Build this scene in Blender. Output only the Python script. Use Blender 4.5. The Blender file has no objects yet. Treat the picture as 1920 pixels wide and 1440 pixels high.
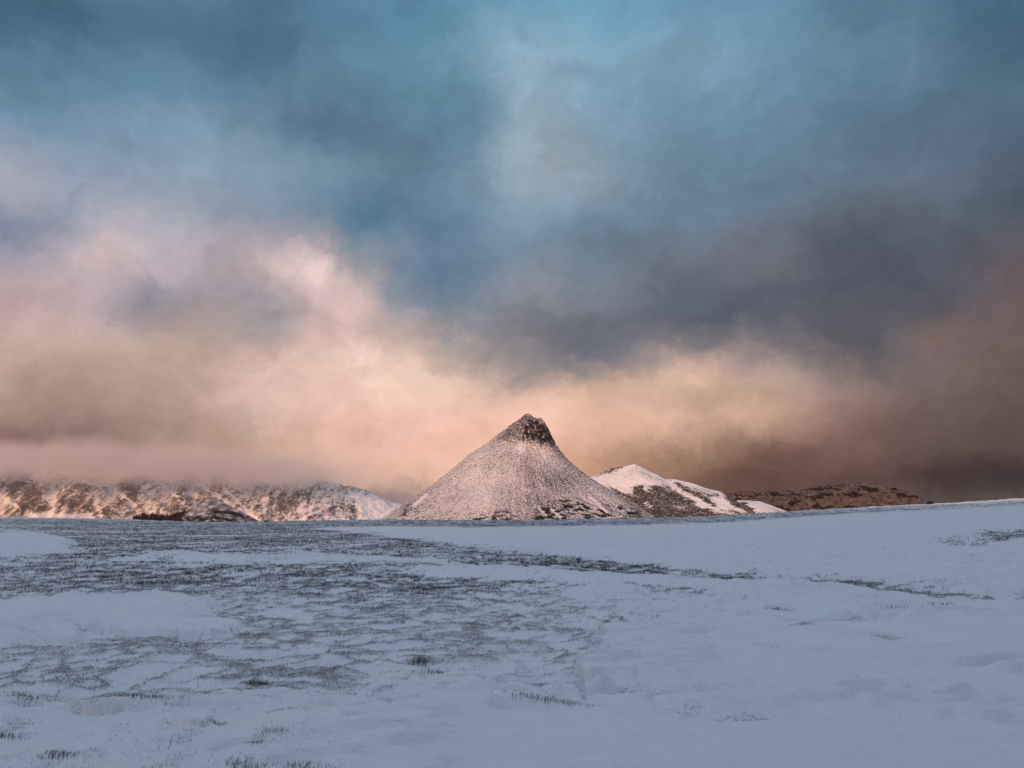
import bpy, math, random
import numpy as np

S = bpy.context.scene
COL = S.collection
R = math.radians

# ------------------------------------------------------------------ camera
EYE = 1.6
PITCH = R(9.8)
FPX = 1387.0                       # focal length in pixels of a 1920-wide frame
cam_d = bpy.data.cameras.new('camera')
cam = bpy.data.objects.new('camera', cam_d)
COL.objects.link(cam)
cam.location = (0, 0, EYE)
cam.rotation_euler = (R(90) + PITCH, 0, 0)
cam_d.sensor_width = 36.0
cam_d.sensor_fit = 'HORIZONTAL'
cam_d.lens = 36.0 * FPX / 1920.0
cam_d.clip_start = 0.05
cam_d.clip_end = 60000
S.camera = cam

CP, SP = math.cos(PITCH), math.sin(PITCH)


def ray(px, py):
    """unit-depth direction (dx/dy, dz/dy) seen at a pixel of the 1920x1440 photograph"""
    a, b = (px - 960.0) / FPX, (720.0 - py) / FPX
    dx, dy, dz = a, CP - b * SP, SP + b * CP
    return dx / dy, dz / dy


def at(px, py, Y):
    u, v = ray(px, py)
    return u * Y, Y, EYE + v * Y


def project(x, y, z):
    z = z - EYE
    d = np.maximum(y * CP + z * SP, 0.05)
    return 960 + FPX * x / d, 720 - FPX * (-y * SP + z * CP) / d


# ------------------------------------------------------------------ sun, exposure
SUN_EL, SUN_AZ = 13.0, 194.0       # azimuth clockwise from +Y: behind the camera, to the left
sun_d = bpy.data.lights.new('sun', 'SUN')
sun_d.energy = 3.7
sun_d.angle = R(3.0)
sun_d.color = (1.0, 0.52, 0.29)
sun = bpy.data.objects.new('sun', sun_d)
COL.objects.link(sun)
sun.rotation_euler = (R(90 - SUN_EL), 0, R(180 - SUN_AZ))

S.view_settings.view_transform = 'Standard'
S.view_settings.look = 'None'
S.view_settings.exposure = 0.0
S.view_settings.gamma = 1.0
S.view_settings.use_curve_mapping = False
S.cycles.volume_bounces = 2
S.cycles.max_bounces = 6
S.cycles.diffuse_bounces = 2
S.cycles.volume_step_rate = 1.0
S.cycles.volume_max_steps = 256


# ------------------------------------------------------------------ node helpers
class NT:
    def __init__(self, tree):
        self.t = tree
        tree.nodes.clear()

    def n(self, typ, **kw):
        nd = self.t.nodes.new(typ)
        for k, v in kw.items():
            setattr(nd, k, v)
        return nd

    def put(self, sock, v):
        if v is None:
            return
        if isinstance(v, bpy.types.NodeSocket):
            self.t.links.new(v, sock)
        else:
            sock.default_value = v

    def math(self, op, a, b=None, c=None, clamp=False):
        nd = self.n('ShaderNodeMath', operation=op, use_clamp=clamp)
        for i, v in enumerate((a, b, c)):
            self.put(nd.inputs[i], v)
        return nd.outputs[0]

    def vmath(self, op, a, b=None, s=None):
        nd = self.n('ShaderNodeVectorMath', operation=op)
        self.put(nd.inputs[0], a)
        self.put(nd.inputs[1], b)
        if s is not None:
            self.put(nd.inputs['Scale'], s)
        return nd.outputs['Value'] if op in ('LENGTH', 'DOT_PRODUCT') else nd.outputs['Vector']

    def maprange(self, v, a, b, c=0.0, d=1.0, smooth=True):
        nd = self.n('ShaderNodeMapRange', interpolation_type='SMOOTHSTEP' if smooth else 'LINEAR', clamp=True)
        for i, q in enumerate((v, a, b, c, d)):
            self.put(nd.inputs[i], q)
        return nd.outputs[0]

    def noise(self, vec, scale, detail=4, rough=0.55, distort=0.0, lac=2.0, out='Fac'):
        nd = self.n('ShaderNodeTexNoise', noise_dimensions='3D')
        self.put(nd.inputs['Vector'], vec)
        self.put(nd.inputs['Scale'], scale)
        self.put(nd.inputs['Detail'], detail)
        self.put(nd.inputs['Roughness'], rough)
        self.put(nd.inputs['Lacunarity'], lac)
        self.put(nd.inputs['Distortion'], distort)
        return nd.outputs[out]

    def mixc(self, f, a, b, blend='MIX'):
        nd = self.n('ShaderNodeMix', data_type='RGBA', blend_type=blend)
        self.put(nd.inputs['Factor'], f)
        self.put(nd.inputs[6], a if isinstance(a, bpy.types.NodeSocket) else (*a[:3], 1))
        self.put(nd.inputs[7], b if isinstance(b, bpy.types.NodeSocket) else (*b[:3], 1))
        return nd.outputs[2]

    def attr(self, name):
        return self.n('ShaderNodeAttribute', attribute_name=name).outputs['Fac']


def lin(c):
    c = np.asarray(c, float) / 255.0
    return np.where(c <= 0.04045, c / 12.92, ((c + 0.055) / 1.055) ** 2.4)


# ------------------------------------------------------------------ sky: evening overcast
SKY = [  # colours of the cloud cover, every 160 px across and 80 px down
 [(62,102,128),(66,102,130),(76,112,140),(78,114,143),(82,124,155),(86,135,165),(95,150,182),(102,155,186),(102,148,182),(98,140,170),(85,125,152),(70,108,135),(60,96,120)],
 [(80,118,145),(88,126,154),(80,114,142),(82,116,144),(88,128,156),(98,142,168),(128,170,196),(118,165,190),(115,155,184),(102,142,170),(94,132,156),(82,116,140),(66,98,120)],
 [(100,140,166),(98,134,160),(92,130,156),(92,128,154),(94,130,154),(96,140,164),(130,168,192),(128,166,190),(118,156,180),(104,140,166),(98,134,158),(88,118,140),(76,104,124)],
 [(128,156,182),(128,156,180),(122,150,174),(112,142,164),(88,120,144),(96,130,152),(126,158,180),(130,162,184),(108,144,168),(102,136,160),(98,126,150),(86,106,128),(78,98,118)],
 [(160,166,182),(140,156,182),(142,162,180),(128,154,174),(110,140,160),(96,130,152),(138,158,174),(134,156,174),(106,136,156),(100,128,148),(102,122,142),(92,106,124),(80,94,112)],
 [(120,134,162),(168,166,180),(162,164,178),(140,154,176),(104,136,160),(88,122,146),(124,150,172),(112,136,158),(100,126,148),(96,114,136),(100,112,122),(84,96,110),(78,88,102)],
 [(176,160,168),(188,172,178),(186,172,182),(186,168,176),(190,172,176),(96,124,150),(112,134,156),(104,124,140),(104,114,130),(112,116,128),(90,94,108),(80,84,98),(100,92,98)],
 [(196,168,168),(186,164,168),(170,156,162),(164,152,158),(208,182,176),(124,134,152),(128,132,146),(116,122,136),(98,106,122),(94,98,112),(86,90,104),(96,92,102),(114,96,98)],
 [(202,174,162),(198,172,160),(190,166,154),(186,164,154),(216,184,166),(184,166,158),(150,142,146),(118,116,124),(102,104,116),(100,98,106),(100,94,98),(108,98,98),(116,98,95)],
 [(180,152,140),(182,156,144),(188,162,150),(206,176,162),(228,192,172),(236,200,172),(216,180,158),(196,166,150),(206,174,154),(190,162,148),(140,118,112),(114,100,98),(108,92,90)],
 [(140,112,104),(154,128,118),(168,144,132),(196,164,148),(222,180,156),(232,188,158),(236,190,152),(234,190,156),(214,174,148),(176,142,126),(140,112,104),(104,86,82),(94,78,76)],
 [(158,132,124),(156,130,120),(162,136,124),(194,160,142),(214,172,148),(228,184,154),(228,182,144),(204,158,132),(132,102,88),(104,78,70),(98,74,68),(82,65,62),(68,55,56)],
 [(150,130,126),(150,130,124),(155,132,124),(180,150,136),(170,140,128),(150,128,124),(200,160,130),(150,115,95),(110,84,74),(98,74,68),(100,80,76),(100,86,82),(98,86,84)],
]
BUMPS = [  # (x, y, half width, half height, colour): brighter and darker clouds inside that pattern
 (572, 520, 58, 36, (255, 226, 210)), (660, 590, 60, 40, (226, 196, 186)), (690, 660, 75, 30, (252, 218, 196)),
 (765, 700, 45, 26, (252, 220, 192)), (500, 700, 60, 45, (222, 188, 172)), (500, 745, 40, 40, (226, 192, 176)),
 (865, 205, 45, 110, (80, 122, 148)), (1010, 170, 90, 140, (136, 170, 192)), (985, 240, 48, 130, (152, 178, 194)), (590, 240, 60, 40, (80, 112, 136)),
 (1050, 300, 70, 60, (148, 164, 178)), (820, 540, 70, 45, (92, 120, 144)), (700, 430, 60, 60, (84, 122, 148)),
 (20, 300, 34, 42, (176, 174, 186)), (210, 460, 45, 35, (206, 184, 182)), (280, 545, 60, 26, (146, 142, 156)),
 (520, 590, 36, 26, (142, 140, 150)), (500, 545, 34, 24, (158, 150, 160)), (410, 560, 50, 26, (160, 152, 162)),
 (1000, 520, 50, 30, (150, 146, 156)), (940, 640, 60, 40, (140, 136, 142)), (1110, 640, 90, 40, (100, 104, 116)),
 (1320, 705, 60, 34, (220, 184, 160)), (1420, 690, 60, 30, (180, 156, 146)), (1080, 765, 110, 30, (240, 198, 160)),
 (1370, 780, 90, 40, (200, 164, 142)), (60, 835, 90, 22, (124, 98, 92)), (740, 930, 40, 16, (140, 122, 124)),
 (1770, 640, 80, 40, (128, 106, 104)), (1620, 640, 60, 60, (90, 92, 102)), (1850, 895, 90, 16, (62, 50, 54)),
 (1850, 925, 120, 18, (104, 92, 90)), (1600, 460, 90, 60, (84, 90, 106)), (1420, 440, 50, 30, (126, 120, 132)),
 (1250, 150, 90, 50, (122, 160, 184)), (1700, 80, 40, 60, (98, 132, 154)), (430, 80, 90, 60, (74, 108, 136)),
]
SKY = np.array(SKY, float)


def cover(px, py):
    gx = min(max(px / 160.0, 0), 11.999)
    gy = min(max(py / 80.0, 0), 11.999)
    i, j = int(gx), int(gy)
    fx, fy = gx - i, gy - j
    c = (SKY[j, i] * (1 - fx) + SKY[j, i + 1] * fx) * (1 - fy) + (SKY[j + 1, i] * (1 - fx) + SKY[j + 1, i + 1] * fx) * fy
    for bx, by, rx, ry, bc in BUMPS:
        w = math.exp(-((px - bx) / rx) ** 2 - ((py - by) / ry) ** 2)
        c = c * (1 - w) + np.array(bc, float) * w
    k = max(c[0] - c[2], 0) * min(max((c[0] - 195) / 35.0, 0), 1)                 # a little pinker where the cover is warm
    return c + np.array((-0.01 * k, -0.035 * k, 0.13 * k))


ZENITH = np.array((184., 202., 228.))
world = bpy.data.worlds.new('World')
S.world = world
world.use_nodes = True
W = NT(world.node_tree)
geo = W.n('ShaderNodeNewGeometry')
dirv = W.vmath('SCALE', geo.outputs['Incoming'], s=-1.0)
dirv = W.n('ShaderNodeTexCoord').outputs['Generated']
# domain warping: clouds are torn by noise in space, not by the picture
deck = W.n('ShaderNodeSeparateXYZ'); W.put(deck.inputs[0], dirv)
hz = W.math('ADD', W.math('MAXIMUM', deck.outputs['Z'], 0.0), 0.42)
plane = W.n('ShaderNodeCombineXYZ')
W.put(plane.inputs[0], W.math('DIVIDE', deck.outputs['X'], hz))
W.put(plane.inputs[1], W.math('DIVIDE', deck.outputs['Y'], hz))
W.put(plane.inputs[2], W.math('MULTIPLY', deck.outputs['Z'], 1.6))
pv = plane.outputs[0]
wv_ = W.vmath('MULTIPLY', dirv, (1.0, 1.0, 1.25))
w1 = W.vmath('SUBTRACT', W.noise(wv_, 3.0, 5, 0.55, out='Color'), (0.5, 0.5, 0.5))
w2 = W.vmath('SUBTRACT', W.noise(wv_, 8.5, 8, 0.66, out='Color'), (0.5, 0.5, 0.5))
warp = W.vmath('ADD', W.vmath('SCALE', w1, s=0.085), W.vmath('SCALE', w2, s=0.095))
wd = W.vmath('ADD', dirv, warp)
sp = W.n('ShaderNodeSeparateXYZ'); W.put(sp.inputs[0], wd)
el = W.math('ARCTAN2', sp.outputs['Z'], W.math('SQRT', W.math('ADD', W.math('MULTIPLY', sp.outputs['X'], sp.outputs['X']), W.math('MULTIPLY', sp.outputs['Y'], sp.outputs['Y']))))
az = W.math('ARCTAN2', sp.outputs['X'], sp.outputs['Y'])
EL0, EL1 = -3.0, 47.0
elf = W.maprange(el, R(EL0), R(EL1), 0, 1, smooth=False)
NST = 28
AZ = np.arange(-39, 39.1, 3.0)


def ramp(cols, fac):
    nd = W.n('ShaderNodeValToRGB')
    W.put(nd.inputs[0], fac)
    cr = nd.color_ramp
    cr.interpolation = 'CARDINAL'
    n = len(cols)
    while len(cr.elements) < n:
        cr.elements.new(0.5)
    for i, c in enumerate(cols):
        cr.elements[i].position = i / (n - 1)
        cr.elements[i].color = (*c, 1)
    return nd.outputs[0]


cur = None
for k, a in enumerate(AZ):
    cols = []
    for i in range(NST):
        e = R(EL0 + (EL1 - EL0) * i / (NST - 1))
        v = (math.cos(e) * math.sin(R(a)), math.cos(e) * math.cos(R(a)), math.sin(e))
        d = v[1] * CP + v[2] * SP
        px = 960 + FPX * v[0] / d
        py = 720 - FPX * (-v[1] * SP + v[2] * CP) / d
        c = cover(px, py)
        t = min(max((-py) / 330.0, 0), 1)         # above the frame: on towards the overhead cover
        c = c * (1 - t) + ZENITH * t
        lm = c.mean()
        if c[2] > c[0]:
            c = lm + (c - lm) * 0.90
        cols.append(lin(c))
    rc = ramp(cols, elf)
    cur = rc if cur is None else W.mixc(W.maprange(az, R(AZ[k - 1]), R(a), smooth=False), cur, rc)
# the rest of the sky: same cover, warm and bright low down towards the hidden sun
back = [lin(c) for c in ((110, 98, 94), (150, 130, 122), (140, 130, 130), (124, 132, 146), (124, 146, 170), (144, 170, 198), ZENITH)]
side = W.maprange(W.math('ABSOLUTE', az), R(38), R(80))
hi = W.maprange(el, R(40), R(58))
elb = W.maprange(el, R(-3), R(60), 0, 1, smooth=False)
cur = W.mixc(side, cur, ramp(back, elb))
cur = W.mixc(hi, cur, tuple(lin(ZENITH)))
# soft structure of the cover
d1 = W.noise(W.vmath('ADD', wv_, W.vmath('SCALE', w2, s=0.16)), 6.5, 9, 0.62)
d2 = W.noise(W.vmath('ADD', wv_, W.vmath('SCALE', w2, s=0.10)), 21.0, 7, 0.62)
lum = W.math('ADD', W.maprange(d1, 0.3, 0.7, -0.145, 0.145), W.maprange(d2, 0.25, 0.75, -0.07, 0.07, smooth=False))
lum = W.math('ADD', lum, 1.0)
cloudc = W.vmath('SCALE', cur, s=lum)
# thin gaps high up let the clear evening sky through
sky = W.n('ShaderNodeTexSky', sky_type='NISHITA')
sky.sun_disc = False
sky.sun_elevation = R(SUN_EL)
sky.sun_rotation = R(SUN_AZ)
clear = W.vmath('SCALE', sky.outputs[0], s=0.06)
gap = W.math('MULTIPLY', W.maprange(d1, 0.5, 0.8, 0, 0.22), W.maprange(el, R(18), R(40)))
fin = W.mixc(gap, cloudc, clear)
bg = W.n('ShaderNodeBackground')
W.put(bg.inputs['Color'], fin)
bg.inputs['Strength'].default_value = 1.0
wo = W.n('ShaderNodeOutputWorld')
W.put(wo.inputs['Surface'], bg.outputs[0])

# ------------------------------------------------------------------ numeric helpers
_rng = np.random.default_rng(7)
_perm = _rng.permutation(256)
_perm = np.concatenate([_perm, _perm, _perm])
_ga = _rng.random(256) * 2 * np.pi
_gx, _gy = np.cos(_ga), np.sin(_ga)


def perlin(x, y):
    xi, yi = np.floor(x).astype(np.int64), np.floor(y).astype(np.int64)
    fx, fy = x - xi, y - yi
    xi &= 255
    yi &= 255
    u = fx * fx * fx * (fx * (fx * 6 - 15) + 10)
    v = fy * fy * fy * (fy * (fy * 6 - 15) + 10)

    def g(ix, iy, dx, dy):
        h = _perm[_perm[ix] + iy]
        return _gx[h] * dx + _gy[h] * dy
    a = g(xi, yi, fx, fy)
    b = g(xi + 1, yi, fx - 1, fy)
    c = g(xi, yi + 1, fx, fy - 1)
    d = g(xi + 1, yi + 1, fx - 1, fy - 1)
    return ((a + u * (b - a)) * (1 - v) + (c + u * (d - c)) * v) * 1.4


def fbm(x, y, octv=4, gain=0.5, lac=2.03):
    s, a = 0, 1.0
    for i in range(octv):
        s = s + a * perlin(x + 17.3 * i, y - 9.1 * i)
        a *= gain
        x, y = x * lac, y * lac
    return s


def ridged(x, y, octv=3, gain=0.5, lac=2.1):
    s, a = 0, 1.0
    for i in range(octv):
        s = s + a * (1 - 2 * np.abs(perlin(x + 31.7 * i, y + 5.3 * i)))
        a *= gain
        x, y = x * lac, y * lac
    return s


def sstep(a, b, x):
    t = np.clip((x - a) / (b - a), 0, 1)
    return t * t * (3 - 2 * t)


def inside(px, py, poly, soft, ys=3.0):
    """soft membership of points in a polygon; ys weighs the vertical distances"""
    P = np.array(poly, float)
    best = np.full(px.shape, 1e9)
    ins = np.zeros(px.shape, bool)
    n = len(P)
    for i in range(n):
        x0, y0 = P[i]
        x1, y1 = P[(i + 1) % n]
        cond = ((y0 > py) != (y1 > py))
        with np.errstate(divide='ignore', invalid='ignore'):
            xx = x0 + (py - y0) * (x1 - x0) / (y1 - y0 if y1 != y0 else 1e-9)
        ins ^= cond & (px < xx)
        ex, ey = x1 - x0, (y1 - y0) * ys
        t = np.clip(((px - x0) * ex + (py - y0) * ys * ey) / (ex * ex + ey * ey + 1e-9), 0, 1)
        dd = np.hypot(px - x0 - t * ex, (py - y0) * ys - t * ey)
        best = np.minimum(best, dd)
    sd = np.where(ins, best, -best)
    return sstep(-soft, soft, sd)


def line_dist(px, py, pts, ys=3.0):
    P = np.array(pts, float)
    best = np.full(px.shape, 1e9)
    for i in range(len(P) - 1):
        x0, y0 = P[i]
        x1, y1 = P[i + 1]
        ex, ey = x1 - x0, (y1 - y0) * ys
        t = np.clip(((px - x0) * ex + (py - y0) * ys * ey) / (ex * ex + ey * ey + 1e-9), 0, 1)
        best = np.minimum(best, np.hypot(px - x0 - t * ex, (py - y0) * ys - t * ey))
    return best


def mesh_np(name, V, F, mats, smooth=True, attrs=None, parent=None):
    V = np.ascontiguousarray(V, np.float32)
    F = np.ascontiguousarray(F, np.int32)
    me = bpy.data.meshes.new(name)
    nf, k = F.shape
    me.vertices.add(len(V))
    me.vertices.foreach_set('co', V.ravel())
    me.loops.add(nf * k)
    me.loops.foreach_set('vertex_index', F.ravel())
    me.polygons.add(nf)
    me.polygons.foreach_set('loop_start', np.arange(0, nf * k, k, dtype=np.int32))
    me.polygons.foreach_set('loop_total', np.full(nf, k, np.int32))
    me.polygons.foreach_set('use_smooth', np.full(nf, smooth, bool))
    for an, av in (attrs or {}).items():
        at_ = me.attributes.new(an, 'FLOAT', 'POINT')
        at_.data.foreach_set('value', np.ascontiguousarray(av, np.float32))
    me.update(calc_edges=True)
    for m in (mats if isinstance(mats, (list, tuple)) else [mats]):
        me.materials.append(m)
    o = bpy.data.objects.new(name, me)
    COL.objects.link(o)
    if parent:
        o.parent = parent
    return o


def grid_faces(nr, nc, wrap=False):
    i = np.arange(nr - 1)[:, None]
    j = np.arange(nc if wrap else nc - 1)[None, :]
    j1 = (j + 1) % nc
    a = i * nc + j
    b = i * nc + j1
    c = (i + 1) * nc + j1
    d = (i + 1) * nc + j
    return np.stack([a, b, c, d], -1).reshape(-1, 4)


def tag(o, label=None, cat=None, kind=None, group=None):
    if label: o['label'] = label
    if cat: o['category'] = cat
    if kind: o['kind'] = kind
    if group: o['group'] = group
    return o


# ------------------------------------------------------------------ materials
def material(name):
    m = bpy.data.materials.new(name)
    m.use_nodes = True
    return m, NT(m.node_tree)


def finish(T, color, rough=0.9, height=None, bump=0.3, dist=1.0, spec=0.15):
    b = T.n('ShaderNodeBsdfPrincipled')
    T.put(b.inputs['Base Color'], color if isinstance(color, bpy.types.NodeSocket) else (*color, 1))
    T.put(b.inputs['Roughness'], rough)
    T.put(b.inputs['Specular IOR Level'], spec)
    if height is not None:
        bn = T.n('ShaderNodeBump')
        bn.inputs['Strength'].default_value = bump
        bn.inputs['Distance'].default_value = dist
        T.put(bn.inputs['Height'], height)
        T.put(b.inputs['Normal'], bn.outputs[0])
    o = T.n('ShaderNodeOutputMaterial')
    T.put(o.inputs['Surface'], b.outputs[0])
    return b


def snow_ground():
    m, T = material('plateau_snow')
    co = T.n('ShaderNodeTexCoord').outputs['Object']
    thin = T.attr('thin')
    n1 = T.noise(co, 38, 5, 0.7)
    n2 = T.noise(co, 5.0, 5, 0.6)
    n3 = T.noise(co, 150, 3, 0.7)
    base = T.mixc(T.maprange(n2, 0.3, 0.7), (0.79, 0.815, 0.86), (0.84, 0.855, 0.885))
    # blades and litter just under the thin snow
    f = T.maprange(T.math('ADD', n1, T.math('MULTIPLY', thin, 0.50)), 0.64, 0.88, 0.0, 0.85)
    f = T.math('MULTIPLY', f, T.maprange(thin, 0.05, 0.45))
    veg = T.mixc(n3, (0.06, 0.052, 0.045), (0.16, 0.145, 0.13))
    colr = T.mixc(f, base, veg)
    h = T.math('ADD', T.math('MULTIPLY', T.noise(T.vmath('MULTIPLY', co, (1, 1.7, 1)), 2.2, 6, 0.6), 0.11), T.math('MULTIPLY', n1, 0.017))
    h = T.math('ADD', h, T.math('MULTIPLY', n3, 0.003))
    colr = T.mixc(T.maprange(n3, 0.35, 0.65, 0, 0.08), colr, (0.66, 0.69, 0.75))
    b = finish(T, colr, 0.45, h, 0.9, 1.0, 0.6)
    b.inputs['Sheen Weight'].default_value = 0.5
    b.inputs['Sheen Roughness'].default_value = 0.5
    return m


def slope_material(name, snow, veg_a, veg_b, scale, streak=(1, 1, 1), lo=-0.11, hi=0.11, bump=1.2, detail=6, rough=0.72):
    """snow with heather and rock showing through; attribute 'snow' is the share of the ground under snow"""
    m, T = material(name)
    co = T.vmath('MULTIPLY', T.n('ShaderNodeTexCoord').outputs['Object'], streak)
    s = T.attr('snow')
    n = T.noise(co, scale, detail, rough)
    n2 = T.noise(co, scale * 4.1, 4, 0.7)
    nn = T.math('ADD', T.math('MULTIPLY', n, 0.62), T.math('MULTIPLY', n2, 0.38))
    # threshold such that s = 1 is all snow, s = 0 bare
    thr = T.math('SUBTRACT', 0.80, T.math('MULTIPLY', s, 0.60))
    f = T.maprange(T.math('SUBTRACT', nn, thr), lo, hi)
    veg = T.mixc(T.noise(co, scale * 1.7, 3, 0.6), veg_a, veg_b)
    colr = T.mixc(f, veg, snow)
    h = T.math('ADD', n2, T.math('MULTIPLY', n, 1.5))
    finish(T, colr, 0.9, h, 0.8, bump, 0.1)
    return m


def plain(name, a, b, scale, rough=0.9, bump=0.2, dist=0.05):
    m, T = material(name)
    co = T.n('ShaderNodeTexCoord').outputs['Object']
    n = T.noise(co, scale, 5, 0.65)
    finish(T, T.mixc(T.maprange(n, 0.3, 0.7), a, b), rough, n, bump, dist, 0.15)
    return m


def blade_material():
    m, T = material('frosted_grass')
    t = T.attr('tint')
    c = T.mixc(T.maprange(t, 0.0, 0.55), (0.018, 0.017, 0.017), (0.042, 0.035, 0.031))
    c = T.mixc(T.maprange(t, 0.55, 1.0), c, (0.12, 0.068, 0.043))
    finish(T, c, 0.8, spec=0.1)
    return m


M_SNOW = snow_ground()
M_GRASS = blade_material()

# ------------------------------------------------------------------ the plateau
CREST = np.array([(-400, 968), (0, 971), (120, 972), (240, 975), (280, 977), (380, 980), (480, 980), (560, 978), (700, 976), (760, 976),
                  (900, 977), (1000, 977), (1100, 975), (1200, 973), (1300, 970), (1380, 966), (1480, 960), (1560, 955), (1700, 948),
                  (1800, 943), (1900, 936), (1920, 935), (2300, 915)], float)
YC = 112.0
_cu, _cv = ray(CREST[:, 0], CREST[:, 1])
_cz = EYE + _cv * YC


def base_height(x, y):
    s = x / np.maximum(y, 6.0)
    zc = np.interp(s, _cu, _cz)
    t = np.clip(y / YC, 0, 1)
    z = zc * t ** 1.6
    # the far side drops into the valley
    over = np.maximum(y - YC, 0)
    drop = np.where(over < 90, over ** 2 / 420.0, 90 ** 2 / 420.0 + (over - 90) * 0.42)
    z = z - drop
    # unseen shoulder added behind the camera, shaped to keep the evening sun off the plateau
    r = np.hypot(x, y)
    back = sstep(-60, -330, y + 0.25 * x)
    z = z + back * (107 + 4 * fbm(x / 160, y / 160, 4)) * (1 - sstep(700, 1500, r))
    side = sstep(0.9, 1.6, np.abs(s)) * sstep(150, 500, r) * (1 - back)
    z = z - side * 30
    vf = -62 + 5 * fbm(x / 420.0, y / 420.0, 3)
    k = sstep(-50, -62, z)
    z = np.where(y > YC, np.maximum(z, vf) * (1 - k) + vf * k, z)
    z = np.where((y <= YC) & (r > 700), z * (1 - sstep(700, 1600, r)) + vf * sstep(700, 1600, r), z)
    return z


# --- where the photograph shows smooth snow and where grass comes through (outlines in photo pixels) ---
POLY_BARE = [
    ([(-200, 1002), (60, 998), (135, 1014), (125, 1034), (60, 1042), (-200, 1040)], 14, 1.0),
    ([(205, 1052), (300, 1036), (420, 1040), (520, 1048), (640, 1058), (420, 1056), (300, 1048)], 10, 0.8),
    ([(470, 1040), (560, 1034), (660, 1044), (800, 1050), (860, 1062), (700, 1058), (560, 1052)], 10, 0.7),
    ([(-300, 1130), (60, 1126), (235, 1122), (320, 1116), (370, 1132), (390, 1150), (335, 1162), (450, 1172), (430, 1190), (365, 1201),
      (235, 1194), (180, 1190), (110, 1206), (-300, 1220)], 14, 1.0),
    ([(600, 991), (690, 988), (900, 990), (1060, 988), (1200, 986), (1330, 982), (1480, 972), (1640, 960), (1760, 951), (1960, 941), (2300, 930),
      (2300, 1155), (1900, 1122), (1680, 1098), (1500, 1087), (1340, 1075), (1150, 1057), (1040, 1041), (940, 1031), (860, 1022), (760, 1010), (680, 999)], 8, 1.0),
    ([(700, 1068), (860, 1060), (1040, 1074), (1240, 1084), (1480, 1098), (1560, 1108), (1400, 1112), (1180, 1096), (960, 1084), (800, 1078)], 12, 0.75),
    ([(1040, 1118), (1120, 1102), (1200, 1106), (1180, 1116), (1090, 1122)], 8, 0.9),
    ([(975, 1310), (1032, 1319), (1092, 1321), (1104, 1290), (1109, 1262), (1119, 1240), (1106, 1216), (1132, 1196), (1190, 1178), (1246, 1166),
      (1302, 1150), (1346, 1136), (1420, 1120), (1520, 1104), (1620, 1110), (1760, 1124), (1910, 1132), (2300, 1150), (2300, 1700), (700, 1700),
      (650, 1400), (760, 1345), (860, 1320)], 9, 1.0),
    ([(660, 1262), (720, 1244), (780, 1258), (860, 1272), (960, 1290), (900, 1312), (740, 1300)], 30, 0.5),
    ([(-300, 1330), (200, 1322), (620, 1310), (800, 1330), (800, 1700), (-300, 1700)], 100, 0.74),
]
LINES = [  # thin lines of grass across the smooth snow
    ([(1100, 1052), (1280, 1071), (1341, 1081), (1388, 1079), (1460, 1088), (1511, 1090), (1580, 1093), (1630, 1100), (1677, 1102), (1767, 1117), (1840, 1119), (1894, 1126)], 14),
    ([(1180, 1098), (1260, 1104), (1330, 1112), (1300, 1126), (1240, 1140)], 22),
    ([(1294, 1148), (1352, 1153), (1400, 1154)], 7),
    ([(1440, 1138), (1480, 1137)], 6), ([(1490, 1166), (1525, 1165)], 6), ([(1600, 1124), (1640, 1125)], 6), ([(1650, 1134), (1690, 1138)], 6),
    ([(1745, 1131), (1810, 1134)], 6),
    ([(1782, 1018), (1830, 1022), (1880, 1010), (1960, 1000)], 26), ([(1840, 1004), (1960, 992)], 16),
    ([(1786, 1043), (1830, 1043)], 7), ([(1880, 1041), (1960, 1038)], 9),
    ([(1010, 1301), (1050, 1310), (1088, 1314)], 10), ([(930, 1281), (1000, 1287)], 8), ([(1060, 1290), (1095, 1286)], 10), ([(1078, 1260), (1104, 1256)], 8),
]


def cover_of_grass(x, y, z):
    """0..1: how much grass stands through the snow at ground points"""
    px, py = project(x, y, z + 0.07)
    wx = fbm(x / 1.3, y / 1.3, 3)
    wy = fbm(x / 1.3 + 40, y / 1.3 + 11, 3)
    sc = np.clip(6.0 / np.maximum(y, 3), 0.1, 1.2)
    w3 = fbm(x / 0.3, y / 0.3, 2)
    qx = px + wx * 55 * sc + w3 * 22 * sc
    qy = py + wy * 22 * sc + w3 * 6 * sc
    g = np.ones_like(px)
    for poly, soft, wgt in POLY_BARE:
        g = g * (1 - wgt * inside(qx, qy, poly, soft * 1.5))
    ln = np.zeros_like(px)
    for pts, wd in LINES:
        ln = np.maximum(ln, np.exp(-(line_dist(qx, qy, pts, 3.0) / wd) ** 2))
    # the rim against the sky always carries grass
    rim = sstep(78, 92, y + 5 * wx)
    return np.clip(np.maximum.reduce([g * 0.9, ln, rim * 0.95]), 0, 1)


DENTS = [  # hollows in the smooth snow: photo px, half sizes in metres, depth
    (1207, 1297, 0.28, 0.22, 0.05), (1120, 1300, 0.15, 0.4, 0.03), (1400, 1335, 0.45, 0.22, 0.045), (1300, 1322, 0.3, 0.16, 0.03), (1665, 1181, 0.5, 0.5, 0.05),
    (1455, 1205, 0.35, 0.4, 0.03), (1540, 1210, 0.4, 0.4, 0.03), (1330, 1205, 0.3, 0.3, 0.02), (1766, 1199, 0.5, 0.3, 0.03), (1585, 1152, 0.7, 0.6, 0.05),
    (1040, 1410, 0.35, 0.12, 0.02), (1330, 1290, 0.5, 0.2, 0.02),
]
FOOT = [(180, 1353), (350, 1381)]


def ground_point(px, py):
    """the point of the ground seen at a photo pixel, by marching"""
    u, v = ray(px, py)
    y = 3.0
    for _ in range(4000):
        if EYE + v * y < 0.11 + float(base_height(np.array([u * y]), np.array([y]))[0]):
            break
        y *= 1.003
    return u * y, y


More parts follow.
